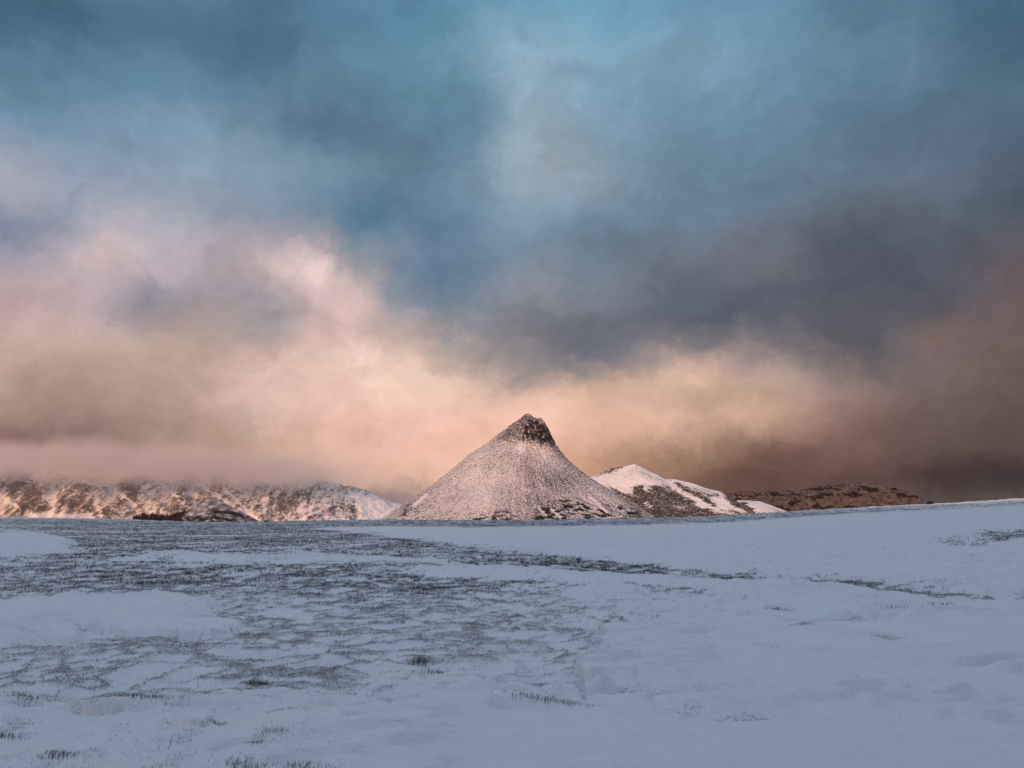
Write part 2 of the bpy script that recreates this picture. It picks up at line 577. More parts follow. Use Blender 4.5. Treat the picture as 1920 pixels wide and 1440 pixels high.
DENT_W = [(*ground_point(a, b), c, d, e) for a, b, c, d, e in DENTS]
FOOT_W = [ground_point(a, b) for a, b in FOOT]


def hummocks(x, y):
    wx = perlin(x / 2.2, y / 2.2)
    wy = perlin(x / 2.2 + 7, y / 2.2 - 3)
    # drift lines run from lower left to upper right, combed by the wind
    a = R(32)
    u = x * math.cos(a) - y * math.sin(a)
    v = x * math.sin(a) + y * math.cos(a)
    r1 = ridged((u + 0.9 * wx) / 1.25, (v + 0.9 * wy) / 2.7, 3, 0.55)
    r2 = ridged((u + 0.3 * wy) / 0.42 + 13, (v + 0.3 * wx) / 0.75, 2, 0.5)
    # thin crooked lines along which the grass stands, with snow pillows between them
    l1 = 1 - 2.6 * np.abs(fbm((u + 0.35 * wx) / 0.62 + 3, (v + 0.5 * wy) / 1.25 + 8, 3, 0.6))
    l2 = 1 - 2.6 * np.abs(fbm((x - 0.5 * wy) / 2.6 + 31, (y + 0.25 * x + 0.7 * wx) / 1.2 - 5, 3, 0.6))
    return r1, r2, np.maximum(l1, l2 * 0.96)


def ground_height(x, y, full=False):
    z = base_height(x, y)
    near = (y > 2.5) & (y < 150) & (np.abs(x) < 0.95 * y + 4)
    out_t = np.zeros_like(z)
    out_g = np.zeros_like(z)
    xn, yn, zn = x[near], y[near], z[near]
    g = cover_of_grass(xn, yn, zn)
    r1, r2, li = hummocks(xn, yn)
    big = fbm(xn / 9, yn / 9, 2)
    wv = fbm(xn / 4, yn / 4, 2)
    fade = 1 - sstep(60, 130, yn)
    d = 0.035 * big * fade
    d += sstep(0.25, 0.75, 1 - g) * 0.12                                   # the snow lies deeper where nothing shows
    d += g * (0.026 * r1 + 0.012 * r2 + 0.055 * np.clip(li, -0.4, 1))
    d += (1 - g) * (0.026 * fbm(xn / 1.3 + 0.4 * wv, yn / 0.55, 4) + 0.014 * ridged(xn / 0.9, yn / 0.4 + 0.5 * wv, 3))
    d += 0.09 * sstep(70, 100, yn) * fbm(xn / 1.6, yn / 3.0, 4, 0.6)
    d += 0.003 * fbm(xn / 0.09, yn / 0.09, 2) * (1 - sstep(10, 25, yn))
    # wind crust: low crooked steps running across the bare snow
    ca_, sa_ = math.cos(0.22), math.sin(0.22)
    cu, cw = xn * ca_ + yn * sa_, -xn * sa_ + yn * ca_
    cr = 1 - 2.2 * np.abs(fbm(cu / 1.15 + 0.5 * wv, cw / 0.42 + 20, 3, 0.55))
    gate = sstep(-0.15, 0.5, fbm(xn / 2.6 + 70, yn / 2.6, 3))
    d += (1 - 0.7 * g) * gate * (0.066 * sstep(0.15, 0.62, cr) + 0.02 * sstep(-0.2, 0.9, cr)) * (1 - sstep(30, 70, yn))
    for cx, cy, ax, ay, dep in DENT_W:
        q = ((xn - cx + 0.10 * r1) / ax) ** 2 + ((yn - cy + 0.06 * r2) / ay) ** 2
        d -= 2.6 * dep * np.exp(-q ** 1.5)
        d += 0.5 * dep * np.exp(-((np.sqrt(q) - 1.45) / 0.35) ** 2) * sstep(-0.3, 0.8, (yn - cy) / ay)
    for k, (cx, cy) in enumerate(FOOT_W):
        ca, sa = (math.cos(-0.5), math.sin(-0.5)) if k else (math.cos(0.15), math.sin(0.15))
        lx, ly = (xn - cx) * ca + (yn - cy) * sa, -(xn - cx) * sa + (yn - cy) * ca
        q = (lx / 0.16) ** 2 + (ly / 0.085) ** 2
        d += 0.028 * np.exp(-((np.sqrt(q) - 1.3) / 0.3) ** 2) - (0.05 if k else 0.07) * (1 - sstep(0.7, 1.25, q))
    hollow = np.zeros_like(xn)
    for cx, cy, ax, ay, dep in DENT_W:
        hollow = np.maximum(hollow, dep / 0.05 * np.exp(-1.6 * (((xn - cx + 0.06 * r1) / ax) ** 2 + ((yn - cy + 0.05 * r2) / ay) ** 2)))
    z = z.copy()
    z[near] += d
    out_g[near] = g
    pat = sstep(0.4, 1.0, li) * sstep(-0.1, 0.8, 0.45 * r1 + 0.3 * r2 + 0.75 * fbm(xn / 5.0, yn / 5.0, 3) - 0.8 * (1 - g)) * (1 - 0.85 * sstep(40, 85, yn))
    for k, (cx, cy) in enumerate(FOOT_W):          # grass scraped free at the edge of the footprints
        e = ((xn - cx + (0.0 if k else -0.03)) / (0.05 if k else 0.10)) ** 2 + ((yn - cy + (-0.10 if k else 0.06)) / 0.05) ** 2
        hollow = np.maximum(hollow, (0.6 if k else 1.5) * np.exp(-e))
    out_t[near] = np.maximum(g * (0.06 + 0.62 * pat), 0.62 * np.clip(hollow, 0, 1.5))
    return (z, out_g, out_t) if full else z


def surface_point(px, py):
    """like ground_point, on the finished snow surface"""
    u, v = ray(px, py)
    y = np.geomspace(3.2, 115, 1400)
    hit = np.nonzero(EYE + v * y < ground_height(u * y, y))[0]
    yy = float(y[hit[0]]) if len(hit) else 100.0
    return u * yy, yy


def build_ground():
    fine = np.linspace(-46, 46, 1000)
    coarse = np.linspace(46, 314, 90)[1:-1]
    ang = np.radians(np.concatenate([fine, coarse]))
    rr = np.concatenate([[0.0, 0.8, 1.6, 2.4], np.geomspace(3.0, 22, 440), np.geomspace(22, 135, 390)[1:], np.geomspace(135, 700, 60)[1:], np.geomspace(700, 30000, 40)[1:]])
    X = np.outer(rr, np.sin(ang))
    Yy = np.outer(rr, np.cos(ang))
    x, y = X.ravel(), Yy.ravel()
    z, g, t = ground_height(x, y, True)
    o = mesh_np('snow_ground', np.stack([x, y, z], -1), grid_faces(len(rr), len(ang), True)[:, ::-1], M_SNOW, True, {'thin': t})
    tag(o, 'wide blue shaded snowfield with grass coming through on its left side', kind='structure')


build_ground()


# ------------------------------------------------------------------ grass standing through the snow
def blades(x, y, z, h, w, lean, tint, name, seg2, parent=None):
    n = len(x)
    rs = np.random.default_rng(n)
    th = rs.random(n) * 2 * np.pi
    la = rs.normal(0.6, 1.2, n)
    wx, wy = np.cos(th) * w * 0.5, np.sin(th) * w * 0.5
    lx, ly = np.cos(la) * lean * h, np.sin(la) * lean * h
    p0 = np.stack([x - wx, y - wy, z - 0.02], -1)
    p1 = np.stack([x + wx, y + wy, z - 0.02], -1)
    if seg2:
        m0 = np.stack([x - wx * .7 + lx * .35, y - wy * .7 + ly * .35, z + h * .6], -1)
        m1 = np.stack([x + wx * .7 + lx * .35, y + wy * .7 + ly * .35, z + h * .6], -1)
        tp = np.stack([x + lx, y + ly, z + h], -1)
        V = np.stack([p0, p1, m0, m1, tp], 1).reshape(-1, 3)
        b = np.arange(n)[:, None] * 5
        F = np.concatenate([b + np.array([0, 1, 3]), b + np.array([0, 3, 2]), b + np.array([2, 3, 4])])
        tt = np.repeat(tint, 5)
    else:
        tp = np.stack([x + lx, y + ly, z + h], -1)
        V = np.stack([p0, p1, tp], 1).reshape(-1, 3)
        b = np.arange(n)[:, None] * 3
        F = b + np.array([0, 1, 2])
        tt = np.repeat(tint, 3)
    return mesh_np(name, V, F, M_GRASS, False, {'tint': tt}, parent)


def build_grass():
    rs = np.random.default_rng(3)
    N = 2900000
    az = (rs.random(N) - 0.5) * 2 * R(40)
    r = 4.3 * np.exp(rs.random(N) ** 0.9 * math.log(122 / 4.3))
    x, y = r * np.sin(az), r * np.cos(az)
    z0 = base_height(x, y)
    g = cover_of_grass(x, y, z0)
    k = (g > 0.04) | (rs.random(N) < 0.15)
    x, y, g = x[k], y[k], g[k]
    r1, r2, li = hummocks(x, y)
    fine = fbm(x / 0.16, y / 0.16, 2)
    mid = fbm(x / 5.0, y / 5.0, 3)
    p = 0.45 * r1 + 0.3 * r2 + 0.45 * fine + 0.75 * mid
    pp = p - 1.1 * (1 - g)
    prob = sstep(0.08, 0.6, g) * (sstep(0.5, 1.0, li + 0.3 * fine + 0.1) * sstep(-0.1, 0.7, pp) + 0.12 * sstep(0.7, 1.5, pp)) + sstep(70, 90, y) * sstep(0.1, 0.6, fbm(x / 1.3, y / 3.5, 3) + 0.2 * g) * 0.9
    prob = prob + 0.42 * sstep(0.26, 0.66, fbm(x / 0.45 + 60, y / 0.26, 3)) * sstep(0.04, 0.22, g) * (1 - sstep(9, 12, y))
    prob = prob * (1 + 0.25 * (y < 25)) + 0.0012 * (y < 40)
    k = rs.random(len(x)) < prob * 0.9
    x, y, p = x[k], y[k], p[k]
    z = ground_height(x, y)
    n = len(x)
    f = np.clip(y / 12.0, 0.45, None)
    h = (0.014 + 0.032 * rs.random(n) ** 1.5 + 0.007 * np.clip(p, 0, 2)) * np.clip(f, 0.8, 2.0) ** 0.5 * (0.62 + 0.38 * sstep(7, 18, y))
    w = np.clip(0.0055 * f, 0.0035, 0.045) * (0.7 + 0.6 * rs.random(n))
    lean = np.abs(rs.normal(0.45, 0.5, n))
    h = h * (0.8 + 0.2 * sstep(8, 20, y))
    tint = np.clip(0.30 + 0.22 * rs.normal(size=n) + 0.5 * np.clip(fbm(x / 1.1, y / 1.1, 2), -1, 1) * (y < 45), 0, 1)
    o = blades(x, y, z, h, w, lean, tint, 'grass', False)
    tag(o, 'dark frosted grass blades standing through the thin snow', kind='stuff')
    print('blades', n)


build_grass()

TUFTS = [  # px, py, half width m, half depth m, blades, height, tint, label
    (315, 1398, 0.008, 0.008, 3, 0.085, 0.15, 'single dark curled stalk in smooth snow just left of the paler footprint', 'stalk'),
    (78, 1274, 0.006, 0.006, 3, 0.10, 0.2, 'lone upright dark stalk in bare snow below the first long grass line at left', 'stalk'),
    (21, 1264, 0.008, 0.008, 4, 0.09, 0.25, 'short forked stalk at the far left end of the long grass line', 'stalk'),
    (369, 1286, 0.006, 0.006, 2, 0.085, 0.2, 'thin pale-based stalk standing alone between grass tufts above the long combed tuft', 'stalk'),
    (369, 1201, 0.012, 0.012, 4, 0.16, 0.3, 'tall bent stalk at the lower edge of the big smooth snow patch', 'stalk'),
    (787, 1240, 0.11, 0.14, 190, 0.085, 0.75, 'reddish brown tussock, the fullest one in the middle foreground', 'grass tuft'),
    (815, 1259, 0.12, 0.10, 110, 0.06, 0.65, 'low brown tussock right behind the fullest reddish tussock on its near side', 'grass tuft'),
    (485, 1281, 0.10, 0.10, 130, 0.065, 0.6, 'ragged brown tuft at the right end of a curling grass line', 'grass tuft'),
    (273, 1305, 0.26, 0.05, 240, 0.045, 0.4, 'long narrow combed tuft like a dark feather on the snow, left foreground', 'grass tuft'),
    (45, 1305, 0.14, 0.07, 130, 0.05, 0.3, 'dense dark tuft at left above a long low grass line', 'grass tuft'),
    (100, 1416, 0.10, 0.05, 110, 0.055, 0.35, 'small bushy tuft near the bottom left corner', 'grass tuft'),
    (458, 1436, 0.16, 0.05, 160, 0.045, 0.35, 'spread-out tuft cut by the bottom edge, left of the middle', 'grass tuft'),
    (560, 1434, 0.12, 0.05, 110, 0.045, 0.35, 'wispy tuft at the bottom edge, rightmost of the near tufts', 'grass tuft'),
    (388, 1351, 0.13, 0.06, 120, 0.05, 0.35, 'spiky tuft in the snow above the paler footprint', 'grass tuft'),
    (15, 1379, 0.12, 0.05, 130, 0.04, 0.3, 'dark tuft at the left picture edge beside the toothed footprint', 'grass tuft'),
    (1030, 1311, 0.30, 0.05, 300, 0.05, 0.2, 'dark row of grass under the snow ledge in the centre foreground', 'grass tuft'),
    (1104, 1210, 0.14, 0.16, 150, 0.06, 0.45, 'dark tuft tucked into the notch at the top of the snow ledge', 'grass tuft'),
    (1459, 1139, 0.20, 0.15, 120, 0.05, 0.2, 'small dark tuft alone on smooth snow below the long grass line at right', 'grass tuft'),
    (1506, 1167, 0.16, 0.10, 80, 0.05, 0.2, 'sparse tuft in a shallow hollow, lowest of the tufts on the right snow', 'grass tuft'),
    (1668, 1137, 0.30, 0.15, 110, 0.05, 0.2, 'narrow tuft below the end of the long grass line at right', 'grass tuft'),
    (1757, 1132, 0.22, 0.15, 90, 0.05, 0.25, 'rightmost small tuft on the smooth snow near the right edge', 'grass tuft'),
]


def stalk_mesh(name, hh, bend, w, tint, forks, seed):
    """tapered three-sided stem with side blades growing out of it: one connected mesh"""
    rs = np.random.default_rng(seed)
    V, F = [], []
    n = 7
    P = [np.array((bend * hh * (t ** 2) + 0.08 * hh * math.sin(5 * t), 0.1 * hh * math.sin(3 * t), hh * t)) for t in np.linspace(-0.15, 1, n)]
    for i, p in enumerate(P):
        r = w * (1 - 0.75 * i / (n - 1))
        for a in (0.3, 2.4, 4.5):
            V.append(p + np.array((r * math.cos(a), r * math.sin(a), 0)))
    for i in range(n - 1):
        for q in range(3):
            a, b = i * 3 + q, i * 3 + (q + 1) % 3
            F += [(a, b, b + 3), (a, b + 3, a + 3)]
    for f in range(forks):
        i = 2 + f % 3
        tip = len(V)
        d = rs.uniform(-1, 1)
        V.append(P[i] + np.array((0.45 * hh * d, 0.2 * hh * rs.normal(), 0.28 * hh)))
        a = i * 3
        F += [(a, a + 1, tip), (a + 1, a + 2, tip), (a + 2, a, tip)]
    return mesh_np(name, np.array(V), np.array(F), M_GRASS, False, {'tint': np.full(len(V), tint)})


for k, (px, py, ax, ay, n, hh, ti, label, cat) in enumerate(TUFTS):
    cx, cy = surface_point(px, py + (4 if cat != 'stalk' else 6))
    rs = np.random.default_rng(50 + k)
    if cat == 'stalk':
        zc = float(ground_height(np.array([cx]), np.array([cy]))[0])
        o = stalk_mesh('grass_stalk', hh, (0.35, 0.03, -0.2, 0.1, 0.7)[k], 0.0032 * max(cy / 8, 0.9), ti, n - 1, k)
        o.location = (cx, cy, zc)
        tag(o, label, cat, group='single stalks in the snow')
        continue
    q = rs.normal(size=(n, 2)) * 0.6
    x, y = cx + q[:, 0] * ax, cy + q[:, 1] * ay
    z = ground_height(x, y)
    h = 0.75 * hh * (0.45 + 0.7 * rs.random(n)) * np.exp(-0.4 * (q ** 2).sum(1))
    w = 0.0035 * np.clip(cy / 8, 0.8, 3) * (0.8 + 0.6 * rs.random(n))
    lean = np.abs(rs.normal(0.55, 0.5, n))
    zc = float(z.mean())
    o = bpy.data.objects.new('grass_tuft', None)
    o.empty_display_size = 0.1
    COL.objects.link(o)
    o.location = (cx, cy, zc)
    tag(o, label, cat, group='grass tufts in the foreground snow')
    tag(blades(x - cx, y - cy, z - zc, h, w, lean, np.clip(ti + 0.18 * rs.normal(size=n), 0, 1), 'blades', True, o), kind='stuff')

# ------------------------------------------------------------------ footprints: pressed, broken snow lying in the two dents
M_PRINT = plain('trodden_snow', (0.88, 0.80, 0.77), (0.95, 0.89, 0.87), 30, 0.8, 0.5, 0.02)
for k, (cx, cy) in enumerate(FOOT_W):
    nu, nv = 64, 34
    u, v = np.meshgrid(np.linspace(-1, 1, nu), np.linspace(-1, 1, nv))
    L, B = 0.15, 0.062
    waist = 1 - 0.28 * np.exp(-((u + 0.15) / 0.28) ** 2) + 0.10 * np.exp(-((u - 0.45) / 0.35) ** 2)
    rnd = np.sqrt(np.clip(1 - np.abs(u) ** 3.2, 0, 1))
    lx, ly = u * L, v * B * waist * rnd
    ang_ = -0.5 if k else 0.15
    ca, sa = math.cos(ang_), math.sin(ang_)
    x, y = (cx + lx * ca - ly * sa).ravel(), (cy + lx * sa + ly * ca).ravel()
    edge = np.maximum(np.abs(v), np.abs(u)).ravel()
    z = ground_height(x, y)
    tread = 0.006 * np.sign(np.sin(u * 26 + v * 2)).ravel() * (np.abs(u.ravel() + 0.15) > 0.12)
    clod = 0.034 * np.clip(fbm(x / 0.035 + 9 * k, y / 0.03, 3), -0.3, 1)
    z = z + np.where(edge > 0.96, -0.012, (0.034 if k else 0.022) + tread + clod)
    zc = float(z.mean())
    o = mesh_np('footprint', np.stack([x - cx, y - cy, z - zc], -1), grid_faces(nv, nu), M_PRINT, True)
    o.location = (cx, cy, zc)
    tag(o, ('pale oval footprint with broken snow clods right of the curled stalk' if k else
            'toothed footprint with dark grass showing in it, left and farther of the two'), 'footprint', group='footprints in the near snow')

# ------------------------------------------------------------------ mountains
M_CONE = slope_material('cone_snow_heather', (0.80, 0.77, 0.78), (0.013, 0.012, 0.012), (0.048, 0.041, 0.040), 0.75, lo=-0.05, hi=0.06, bump=0.9)
M_RIDGE = slope_material('ridge_snow_heather', (0.82, 0.78, 0.77), (0.065, 0.056, 0.053), (0.16, 0.138, 0.13), 0.12, (1, 0.6, 0.7), lo=-0.06, hi=0.08, bump=2)
M_HILL = slope_material('hill_snow_heather', (0.86, 0.83, 0.80), (0.03, 0.023, 0.02), (0.09, 0.066, 0.052), 0.26, (1, 1, 1.4), lo=-0.07, hi=0.09, bump=1.2)
M_CLIFF = slope_material('cliff_rock_painted_shade', (0.17, 0.14, 0.135), (0.018, 0.013, 0.012), (0.05, 0.035, 0.03), 0.06, lo=-0.12, hi=0.16, bump=6)  # snow colour held dark brown: cloud shade put into the colour
M_ROCK = plain('bare_rock', (0.02, 0.017, 0.016), (0.06, 0.05, 0.045), 0.6, 0.9, 0.6, 0.4)


def cone():
    Y = 800.0
    left = [(985.5, 775.7), (977, 783.6), (960, 796), (947.5, 807.5), (933, 817), (908, 837), (890, 849), (876, 858), (869, 864.5), (835, 893), (810, 914),
            (784, 931), (756, 949.5), (722, 973), (640, 1020), (560, 1050)]
    right = [(985.5, 775.7), (994, 776.5), (1006.5, 788), (1019, 795), (1026, 806), (1033, 821.5), (1043, 841), (1062, 864), (1086, 883), (1112, 903),
             (1144, 923), (1182, 945), (1217, 969), (1290, 1012), (1380, 1050)]
    ax, _, az_ = at(*left[0], Y)

    def prof(pts):
        q = np.array([at(a, b, Y) for a, b in pts])
        return np.abs(q[:, 0] - ax), q[:, 2]
    rl, zl = prof(left)
    rr_, zr = prof(right)
    nr, na = 330, 820
    r = 250 * np.linspace(0, 1, nr) ** 1.25
    a_front = np.linspace(-200, 20, 640)
    a_back = np.linspace(20, 160, 182)[1:-1]
    ang = np.radians(np.concatenate([a_front, a_back]))
    Rr, A = np.meshgrid(r, ang, indexing='ij')
    w = 0.5 + 0.5 * np.cos(A)
    w = sstep(0, 1, w)
    hl = np.interp(Rr, rl, zl, right=-64)
    hr = np.interp(Rr, rr_, zr, right=-64)
    h = w * hr + (1 - w) * hl
    x, y = Rr * np.cos(A), Rr * np.sin(A)
    t = Rr / 250
    rib = ridged(A * 5.0 + 0.3 * fbm(x / 60, y / 60, 2), Rr / 160, 3) * 2.2 * sstep(0.05, 0.3, t)
    front = np.abs(np.sin(A))
    h = h + rib * (0.35 + 0.65 * front) + 0.65 * fbm(x / 7, y / 7, 4, 0.6) * sstep(0.0, 0.05, t) + 0.35 * fbm(x / 2.2, y / 2.2, 2)
    crag = np.exp(-((Rr - 20) / 22) ** 2) * (0.35 + sstep(-0.4, 0.9, np.cos(A + 0.5)))
    crag = crag * sstep(7, 24, Rr)
    h = h + crag * (3.0 * ridged(x / 11 + h / 25, y / 11, 3) + 2.4 * ridged(x / 5 + 7, y / 5 + h / 9, 2) - 2.6)
    x, y, h = x + ax, y + Y, h
    X, Yv, Z = x.ravel(), y.ravel(), h.ravel()
    px, py = project(X, Yv, Z)
    s = 0.525 + 0.06 * fbm(X / 55, Yv / 55, 3) + 0.022 * fbm(A.ravel() * 26 + fbm(X / 25, Yv / 25, 2) * .5, Rr.ravel() / 70, 4, 0.6) * sstep(0.08, 0.3, t.ravel()) + 0.00004 * (985 - px)
    s += 0.03 * inside(px, py, [(870, 865), (965, 815), (985, 830), (965, 900), (900, 975), (740, 975)], 25, 1)
    s -= 0.02 * inside(px, py, [(985, 880), (1045, 870), (1110, 920), (1150, 975), (980, 975), (970, 930)], 28, 1)
    s -= 0.07 * inside(px, py, [(935, 822), (985, 772), (1040, 820), (1036, 836), (985, 832)], 7, 1)
    s -= (0.13 + 0.22 * fbm(X / 4, Z / 2.6, 3)) * inside(px + 5 * fbm(X / 8, Z / 6, 3), py + 4 * fbm(X / 7 + 9, Z / 7, 3), [(984, 800), (992, 788), (1012, 786), (1040, 815), (1036, 830), (1014, 834), (1000, 822), (984, 822)], 5, 1)
    s -= 0.05 * np.exp(-(line_dist(px, py, [(1036, 838), (1075, 868), (1130, 906), (1200, 950)], 1) / 7) ** 2)
    cl = fbm(X / 9, Yv / 9 + Z / 5, 3, 0.6)
    for poly in ([(1050, 938), (1090, 936), (1108, 952), (1098, 965), (1060, 962)], [(1100, 952), (1140, 948), (1150, 972), (1100, 975)],
                 [(890, 966), (950, 960), (975, 978), (890, 978)], [(1158, 946), (1200, 962), (1198, 974), (1165, 972)], [(765, 950), (785, 945), (780, 968), (755, 968)],
                 [(1010, 950), (1060, 955), (1060, 978), (1005, 978)]):
        s -= 0.30 * inside(px, py, poly, 9, 1) * sstep(-0.15, 0.45, cl)
    for ln in ([(1105, 932), (1122, 946), (1138, 960)], [(1034, 955), (1052, 972)], [(1010, 952), (1022, 966)], [(775, 948), (800, 928)]):
        s += (0.25 + 0.3 * cl) * np.exp(-(line_dist(px + 3 * cl, py, ln, 1) / 2.3) ** 2)
    s += 0.18 * np.exp(-((px - 978) / 6) ** 2 - ((py - 840) / 10) ** 2)
    V = np.stack([X - ax, Yv - Y, Z + 66], -1)
    o = mesh_np('mountain', V, grid_faces(nr, len(ang), True), M_CONE, True, {'snow': np.clip(s, 0, 1)})
    o.location = (ax, Y, -66)
    tag(o, 'steep cone shaped mountain with snow speckled flanks and dark summit crag', kind='structure')
    # dark boulders and bushes at its foot
    rs = np.random.default_rng(5)
    return o


def ridge(name, sil, Yc, Yf, mat, label, nx, ny, amp, snow_fn, base=-66.0, power=1.0, back=260.0, rough=None, tails=True):
    q = np.array([at(a, b, Yc) for a, b in sil])
    x = np.linspace(q[0, 0], q[-1, 0], nx)
    u = np.linspace(0, 1, ny)
    y = np.where(u < 0.78, Yf + (Yc - Yf) * (u / 0.78), Yc + back * (u - 0.78) / 0.22)
    X, Y = np.meshgrid(x, y)
    crest = np.interp(X, q[:, 0], q[:, 2])
    t = np.clip((Y - Yf) / (Yc - Yf), 0, 1)
    pf = np.where(Y <= Yc, t ** power, 1 - 0.5 * sstep(0, 1, (Y - Yc) / back))
    edge = sstep(0, 0.02, (X - q[0, 0]) / (q[-1, 0] - q[0, 0])) * sstep(0, 0.02, (q[-1, 0] - X) / (q[-1, 0] - q[0, 0]))
    Z = base + (crest - base) * pf * (edge if tails else 1)
    g = rough(X, Y, t) if rough else fbm(X / 60, Y / 60, 4) * 2
    Z = Z + amp * g * sstep(0, 0.12, t) * np.where(Y <= Yc, 1 - 0.75 * sstep(0.75, 1, t), 0.25)
    px, py = project(X.ravel(), Y.ravel(), Z.ravel())
    s = snow_fn(X.ravel(), Y.ravel(), Z.ravel(), px, py, g.ravel())
    cx = float(x.mean())
    V = np.stack([X.ravel() - cx, Y.ravel() - Yf, Z.ravel() - base], -1)
    o = mesh_np(name, V, grid_faces(ny, nx), mat, True, {'snow': np.clip(s, 0, 1)})
    o.location = (cx, Yf, base)
    if label:
        tag(o, label, kind='structure')
    return o, (x, y, Z)


def gully(X, Y, t):
    w = 40 * fbm(X / 260, Y / 260, 3)
    u = X + 0.40 * (Y - 2000) * np.sign(perlin(X / 420 + 3.3, X * 0 + 0.5)) + w
    a = 1 - 2 * np.abs(perlin(u / 150, Y / 900 + 2.2))
    b = 1 - 2 * np.abs(perlin(u / 52 + 9, Y / 420))
    return a + 0.5 * b + 0.22 * fbm(X / 22, Y / 60, 4, 0.6)


def snow_left(X, Y, Z, px, py, g):
    s = 0.57 - 0.10 * np.clip(g, -1, 1.2) + 0.13 * fbm(X / 18 + Z / 60, Z / 34, 4, 0.7) + 0.06 * fbm(X / 110, Z / 60, 2)
    s += 0.30 * inside(px, py, [(60, 962), (172, 964), (176, 976), (50, 976)], 6, 1)
    s += 0.18 * inside(px, py, [(660, 928), (700, 926), (760, 948), (760, 976), (690, 976)], 12, 1)
    s += 0.07 * sstep(530, 600, px)
    for ln, w_ in (([(112, 880), (150, 900), (190, 912)], 3), ([(190, 905), (232, 930), (252, 946)], 3.5), ([(100, 925), (106, 945), (92, 965)], 6), ([(0, 930), (30, 948), (50, 965)], 3),
                   ([(300, 905), (330, 930), (345, 950)], 3), ([(350, 895), (400, 925), (440, 950), (480, 975)], 3.5), ([(420, 915), (450, 945), (480, 972)], 2.5),
                   ([(500, 930), (495, 960)], 4), ([(560, 960), (600, 945), (630, 930)], 3), ([(565, 940), (568, 975)], 4), ([(180, 930), (183, 950), (190, 965)], 3)):
        s += (0.20 + 0.2 * fbm(X / 30, Z / 14, 3)) * np.exp(-(line_dist(px + 3 * fbm(X / 25, Z / 15, 3), py, ln, 1) / w_) ** 2)
    for poly, am in (([(0, 905), (60, 900), (95, 955), (40, 960)], 0.12), ([(125, 945), (170, 935), (185, 962), (130, 966)], 0.16), ([(190, 895), (260, 892), (250, 920), (200, 920)], 0.16),
                     ([(500, 930), (560, 925), (680, 930), (670, 970), (520, 975)], 0.06)):
        s -= am * inside(px, py, poly, 8, 1)
    return s


def snow_right(X, Y, Z, px, py, g):
    s = 0.67 + 0.15 * fbm(X / 40, Y / 40, 4, 0.6)
    s -= 0.16 * sstep(950, 972, py + 8 * fbm(X / 30, Y / 30, 3))
    s += 0.2 * inside(px, py, [(1118, 900), (1180, 902), (1190, 910), (1170, 935), (1150, 918)], 6, 1)
    n = fbm(X / 14, Y / 14 + Z / 8, 3, 0.6)
    qx, qy = px + 7 * n, py + 4 * fbm(X / 20 + 5, Z / 9, 3)
    d = inside(qx, qy, [(1180, 912), (1204, 912), (1206, 922), (1216, 922), (1222, 912), (1240, 907), (1262, 911), (1275, 920), (1300, 936), (1312, 948), (1345, 962), (1345, 985),
                        (1230, 985), (1205, 945)], 5, 1)
    s -= 0.30 * d
    s -= 0.26 * inside(qx, qy, [(1310, 958), (1400, 962), (1440, 960), (1440, 985), (1300, 985)], 7, 1) * sstep(-0.3, 0.3, n)
    for ln, w_, am in (([(1268, 908), (1300, 925), (1338, 946)], 4.0, .5), ([(1362, 926), (1378, 944), (1410, 958)], 4.5, .55), ([(1395, 944), (1410, 958)], 3, .4),
                       ([(1140, 915), (1190, 940), (1240, 972)], 6, .55), ([(1300, 922), (1345, 930)], 3, .22), ([(1120, 890), (1165, 874)], 5, .26),
                       ([(1210, 942), (1228, 962)], 2.5, -.4)):
        s -= am * np.exp(-(line_dist(qx, qy, ln, 1) / w_) ** 2)
    s = np.maximum(s, 0.38 + 0.07 * n)
    for ln, w_ in (([(1262, 912), (1300, 937), (1345, 958)], 4), ([(1120, 898), (1150, 925), (1172, 940)], 4)):
        s += 0.25 * np.exp(-(line_dist(qx, qy, ln, 1) / w_) ** 2)
    return s


def snow_cliff(X, Y, Z, px, py, g):
    n = fbm(X / 50, Z / 22, 4, 0.6)
    return 0.60 - 0.62 * sstep(0.1, 0.6, n) + 0.12 * fbm(X / 15, Z / 9, 3)


def snow_knoll(X, Y, Z, px, py, g):
    s = 0.47 + 0.10 * fbm(X / 14, Z / 9, 4, 0.6)
    s -= 0.32 * np.exp(-(line_dist(px, py, [(325, 978), (390, 972), (440, 975)], 1) / 6) ** 2) * sstep(-0.3, 0.3, fbm(X / 9, Z / 4, 3))
    s -= 0.2 * np.exp(-(line_dist(px, py, [(405, 960), (430, 960), (455, 968)], 1) / 2.5) ** 2)
    s -= 0.25 * inside(px, py, [(240, 955), (345, 957), (330, 990), (240, 990)], 8, 1)
    return s


cone()
ridge('hills', [(-420, 850), (-200, 845), (0, 850), (120, 862), (250, 866), (400, 878), (500, 888), (560, 897), (620, 907), (665, 917), (690, 925), (714, 937), (738, 947), (770, 950),
                (820, 955), (860, 990)], 2560, 2080, M_RIDGE, 'long snow streaked ridge on the left whose crest is lost in cloud', 620, 210, 24.0, snow_left, power=0.92, rough=gully)
ridge('hill', [(1020, 960), (1080, 910), (1112, 894), (1130, 886), (1145, 879), (1170, 875), (1190, 871), (1202, 876), (1220, 886), (1235, 892), (1245, 898), (1265, 899), (1295, 906),
               (1320, 915), (1350, 922), (1362, 929), (1380, 939), (1400, 939), (1425, 941), (1450, 949), (1475, 959), (1510, 985), (1560, 1010)], 1450, 1130, M_HILL,
      'bright snowy hill with a dark heather patch right of the cone mountain', 520, 220, 3.0, snow_right, power=0.95,
      rough=lambda X, Y, t: ridged((X + 0.5 * Y) / 90, Y / 200, 3) + 0.4 * fbm(X / 18, Y / 18, 4, 0.6))
